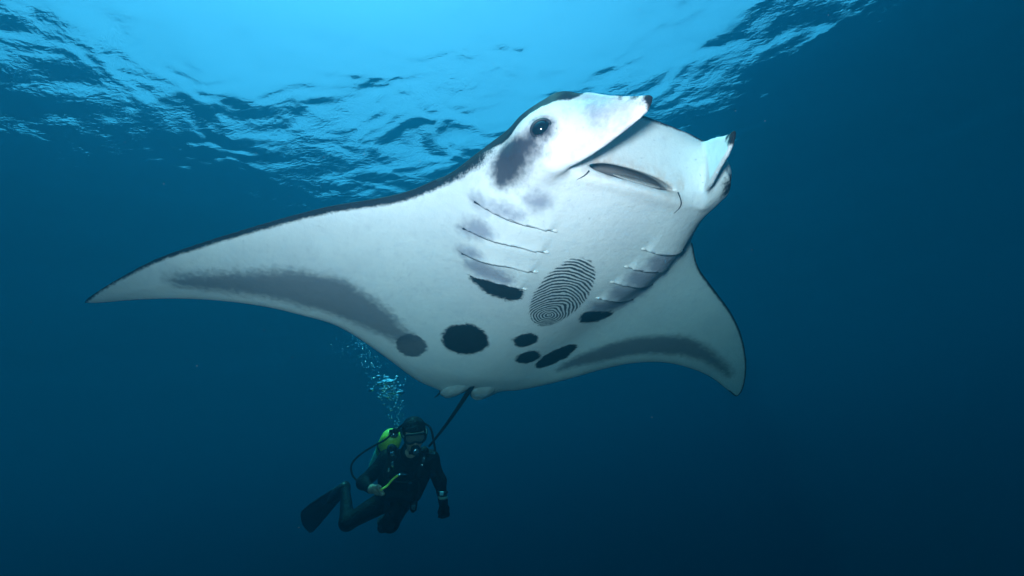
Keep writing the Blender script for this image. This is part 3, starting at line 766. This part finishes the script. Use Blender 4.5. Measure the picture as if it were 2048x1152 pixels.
    dT = (tT - tB) / np.linalg.norm(tT - tB)
    vv = tT + dT * .05
    tube('valve', [vv - dT * .05, vv, vv + dT * .022], [.016, .022, .014], black, tank, 12)
    tube('valve_knob', [vv + (-.045, -.004, .02), vv + (.05, .004, .01)], .014, black, tank, 12)
    lathe('regulator_first_stage', [(0, .012), (.1, .026), (.8, .027), (1, .014)], vv + np.array((.0, .0, .02)), vv + np.array((.035, .02, .075)), black, tank, 16)
    # hoses
    tube('hose', catmull([tuple(vv), (-.19, .285, -.10), (-.285, .232, -.10), (-.40, .160, -.10), (-.470, .085, -.07), (-.455, .015, -.03), (-.40, -.03, .0), (-.33, -.07, .03)], 7, False), .0085, black, root, 10)
    tube('hose', catmull([tuple(vv + (.03, .02, .05)), (.03, .46, -.02), (.19, .42, -.04), (.245, .30, .02), (.262, .225, .07), (.235, .240, .14), (.17, .290, .20)], 7, False), .0095, black, root, 10)
    tube('hose', catmull([(.125, -.02, .06), (.135, -.07, .085), (.118, -.12, .095), (.100, -.155, .095)], 6, False), .008, black, root, 10)
    g = tube('pressure_gauge', [(.104, -.150, .095), (.100, -.165, .095), (.088, -.225, .09), (.083, -.245, .088)], [.016, .027, .029, .016], black, root, 14)
    box_mesh('gauge_face', (.096, -.195, .118), (.030, .040, .008), I3, metal, g)
    yh = tube('inflator_hose', catmull([(-.150, -.012, .275), (-.118, .024, .292), (-.080, .040, .262), (-.045, .072, .205), (-.015, .084, .165)], 6, False), .0078, yel, root, 10)
    tube('hose_fitting', [(-.018, .083, .168), (.0, .086, .150), (.045, .080, .140)], [.010, .008, .007], metal, yh, 10)
    # mask: frame, lens, strap
    Rm = Matrix((hx_, hy_, fd)).transposed()
    ring = []
    for t in np.linspace(0, 2 * math.pi, 41):
        ca, sa = math.cos(t), math.sin(t)
        a = .082 * math.copysign(abs(ca) ** .6, ca); b = .040 * math.copysign(abs(sa) ** .6, sa)
        if sa < 0: b += .016 * math.exp(-(a / .022) ** 2)
        ring.append(hp(a, .008 + b, .112 - 3.2 * a * a))
    mk = tube('mask', ring, .0095, black, root, 10)
    sk = []
    for k, p in enumerate(ring[:-1]):
        pc = np.array(p); sk += [tuple(pc), tuple(H + (pc - H) * .86 - fd * .018)]
    n = len(ring) - 1
    mesh_obj('mask_skirt', sk, [(2 * i, 2 * i + 1, 2 * ((i + 1) % n) + 1, 2 * ((i + 1) % n)) for i in range(n)], black, mk)
    lw = NT('mask_lens'); lw.bsdf((0.10, 0.13, 0.14), 0.06, 0.8, Alpha=0.55)
    lens = [hp(0, .008, .114)] + ring[:-1]
    mesh_obj('lens', lens, [(0, 1 + i, 1 + (i + 1) % n) for i in range(n)], lw.m, mk, smooth=False)
    eyew = simple_mat('eye_white', (0.6, 0.58, 0.55), 0.3, 0.5, 0.05)
    for s in (-1, 1): ellipsoid('eye', hp(s * .032, .004, .086), (.013, .010, .012), eyew, root, None, 12, 8)
    tube('mask_strap', catmull([hp(-.082, .010, .088), hp(-.100, .016, .03), hp(-.088, .025, -.05), hp(0, .035, -.118), hp(.088, .025, -.05), hp(.100, .016, .03), hp(.082, .010, .088)], 6, False), .010, black, mk, 8)
    # mouthpiece
    rg = lathe('regulator', [(0, .018), (.15, .034), (.6, .040), (.85, .038), (.95, .030), (1.0, .024)], hp(0, -.078, .085), hp(0, -.082, .150), black, root, 20)
    lathe('purge_cover', [(0, .026), (.6, .024), (1, .014)], hp(0, -.082, .149), hp(0, -.082, .156), metal, rg, 16)
    tube('exhaust_tee', [hp(-.050, -.112, .10), hp(-.02, -.108, .105), hp(.02, -.108, .105), hp(.050, -.112, .10)], [.012, .017, .017, .012], black, rg, 10)
    # instruments on the left forearm
    wc = simple_mat('screen_cyan', (0.30, 0.62, 0.70), 0.15, 0.7, 0.1, 120)
    wr = tube('dive_computer', [(.292, -.062, .135), (.318, -.058, .172), (.352, -.058, .172), (.370, -.064, .135)], [.012, .014, .014, .012], black, root, 10)
    box_mesh('screen', (.336, -.052, .186), (.030, .030, .010), I3, wc, wr)
    wt = tube('watch', [(.305, -.098, .145), (.325, -.096, .178), (.352, -.097, .176), (.374, -.104, .145)], [.009, .011, .011, .009], simple_mat('watch_strap', (0.25, 0.34, 0.28), 0.5, 0.4, 0.1), root, 10)
    # fins: blade with raised side rails and a foot pocket
    def fin(foot, tip, side, width):
        foot, tip, side = (np.array(v, float) for v in (foot, tip, side))
        d = tip - foot; L = np.linalg.norm(d); d /= L
        side = side - d * (side @ d); side /= np.linalg.norm(side); nn_ = np.cross(d, side)
        prof = [(-.10, .030), (.05, .045), (.22, .060), (.40, .078), (.70, .100), (.93, width), (1.0, width * .86)]
        V, n = [], len(prof)
        for s, wd_ in prof:
            for u_ in (-1, -.5, 0, .5, 1):
                bow = .02 * math.sin(math.pi * max(s, 0)) - .012 * abs(u_)
                ex = .02 * (1 - u_ * u_) if s == 1.0 else 0
                for o_ in (-.005, .005): V.append(foot + d * (s * L + ex) + side * u_ * wd_ + nn_ * (bow + o_))
        F = []
        for i in range(n - 1):
            for j in range(4):
                a, b = (i * 5 + j) * 2, (i * 5 + j + 1) * 2; c, e = a + 10, b + 10
                F += [(a, b, e, c), (a + 1, c + 1, e + 1, b + 1)]
            a, c = i * 10, i * 10 + 10; F.append((a, c, c + 1, a + 1))
            a, c = i * 10 + 8, i * 10 + 18; F.append((a, a + 1, c + 1, c))
        for j in range(4):
            a = j * 2; F.append((a, a + 1, a + 3, a + 2)); a = (n - 1) * 10 + j * 2; F.append((a, a + 2, a + 3, a + 1))
        fo = mesh_obj('swim_fin', V, F, black, root, smooth=False)
        for u_ in (-1, 1):
            tube('fin_rail', [foot + d * s * L + side * u_ * wd_ + nn_ * (.02 * math.sin(math.pi * max(s, 0)) - .012) for s, wd_ in prof[1:]], np.linspace(.016, .006, n - 1), black, fo, 8)
        tube('foot_pocket', [foot - d * .10, foot - d * .02, foot + d * .10, foot + d * .20], [.044, .054, .050, .020], black, fo, 14)
        return fo
    fin((-.715, -.320, -.455), (-1.14, -.725, -.64), (.60, -.62, .30), .108)
    fin((-.258, -.560, -.285), (-.335, -.745, -.80), (.85, -.15, -.2), .092)
    return root
build_diver()

# ------------------------------------------------------------------ breath bubbles and drifting specks
def bubble_mat():
    w = NT('air_bubble')
    g = w.n('ShaderNodeBsdfGlass'); g.inputs['IOR'].default_value = 0.752; g.inputs['Roughness'].default_value = 0.09
    g.inputs['Color'].default_value = (1, 1, 1, 1)
    w.l(g.outputs[0], w.out.inputs['Surface'])
    return w.m
def build_bubbles():
    rng = np.random.default_rng(11)
    bm_ = bubble_mat()
    b = bmesh.new(); bmesh.ops.create_icosphere(b, subdivisions=2, radius=1.0)
    IV = np.array([v.co[:] for v in b.verts]); IF = np.array([[v.index for v in f.verts] for f in b.faces]); b.free()
    D = 3.85
    def at(px, py, dz=0.0):
        d = D + dz
        v = CAM @ Vector(((px - 1024) / F_PX * d, -(py - 576) / F_PX * d, -d)); return np.array(v)
    VV, FF = [], []
    def add(c, r, fl):
        a = rng.normal(size=3); a /= np.linalg.norm(a)
        q = IV * np.array([r, r * rng.uniform(.8, 1.1), r * fl]) * (1 + .10 * np.sin(IV @ a * 4 + rng.uniform(0, 6)))[:, None]
        FF.append(IF + sum(len(v) for v in VV)); VV.append(q + c)
    # rising stream: dense near the mouthpiece, a cluster, then a widening cloud of small ones
    for i in range(60):
        t = rng.uniform(0, 1); add(at(794 + rng.normal(0, 5 + 6 * t), 852 - 62 * t, rng.normal(0, .04)), rng.uniform(.0035, .009), .75)
    for i in range(70):
        add(at(783 + rng.normal(0, 15), 783 + rng.normal(0, 15), rng.normal(0, .05)), rng.uniform(.005, .016), .7)
    for i in range(140):
        t = rng.uniform(0, 1) ** .8; add(at(762 - 52 * t + rng.normal(0, 13 + 5 * t), 775 - 105 * t + rng.normal(0, 6), rng.normal(0, .08)), rng.uniform(.003, .0085), .8)
    for i in range(60):
        add(at(700 + rng.normal(0, 45), 690 + rng.normal(0, 45), rng.normal(0, .12)), rng.uniform(.0018, .004), .85)
    for i in range(44):
        add(at(781 + rng.normal(0, 13), 776 + rng.normal(0, 13), rng.normal(0, .05)), rng.uniform(.012, .026), .55)
    o = mesh_obj('bubble_stream', np.concatenate(VV), np.concatenate(FF), bm_)
    tag(o, 'stream of tiny breath bubbles rising from the diver', kind='stuff')
    labels = ['largest dome shaped air bubble on top of the cluster above the diver', 'flat wide air bubble just right of the largest dome bubble', 'small flat air bubble under the dome bubble in the rising stream']
    for (px, py, r, fl), lb in zip(((776, 767, .080, .45), (799, 786, .042, .35), (775, 795, .024, .5)), labels):
        V = IV.copy(); V[:, 2] = np.where(V[:, 2] < 0, V[:, 2] * .35, V[:, 2])
        th = np.arctan2(V[:, 1], V[:, 0])
        V[:, :2] *= (1 + .14 * np.sin(3 * th + px) + .08 * np.sin(5 * th + 1))[:, None]
        V[:, 2] += .10 * np.sin(4 * V[:, 0] + 2 * V[:, 1] + px)
        b_ = mesh_obj('air_bubble', V * np.array([r, r, r * fl]), IF, bm_)
        b_.location = at(px, py)
        tag(b_, lb, 'air bubble', 'large breath bubbles above the diver')
    # plankton and specks lit by the flash
    VV, FF = [], []
    for i in range(1100):
        d = rng.uniform(.9, 5.5); px, py = rng.uniform(-100, 2150), rng.uniform(-50, 1200)
        c = np.array(CAM @ Vector(((px - 1024) / F_PX * d, -(py - 576) / F_PX * d, -d)))
        r = rng.uniform(.0003, .0007) * (.6 + .25 * d)
        q = IV * np.array([r * rng.uniform(.7, 2.2), r, r * rng.uniform(.6, 1.2)])
        FF.append(IF + sum(len(v) for v in VV)); VV.append(q + c)
    o = mesh_obj('plankton', np.concatenate(VV), np.concatenate(FF), simple_mat('plankton_pale', (0.30, 0.31, 0.28), 0.6, 0.3))
    tag(o, 'pale specks of plankton drifting through the water', kind='stuff')
build_bubbles()
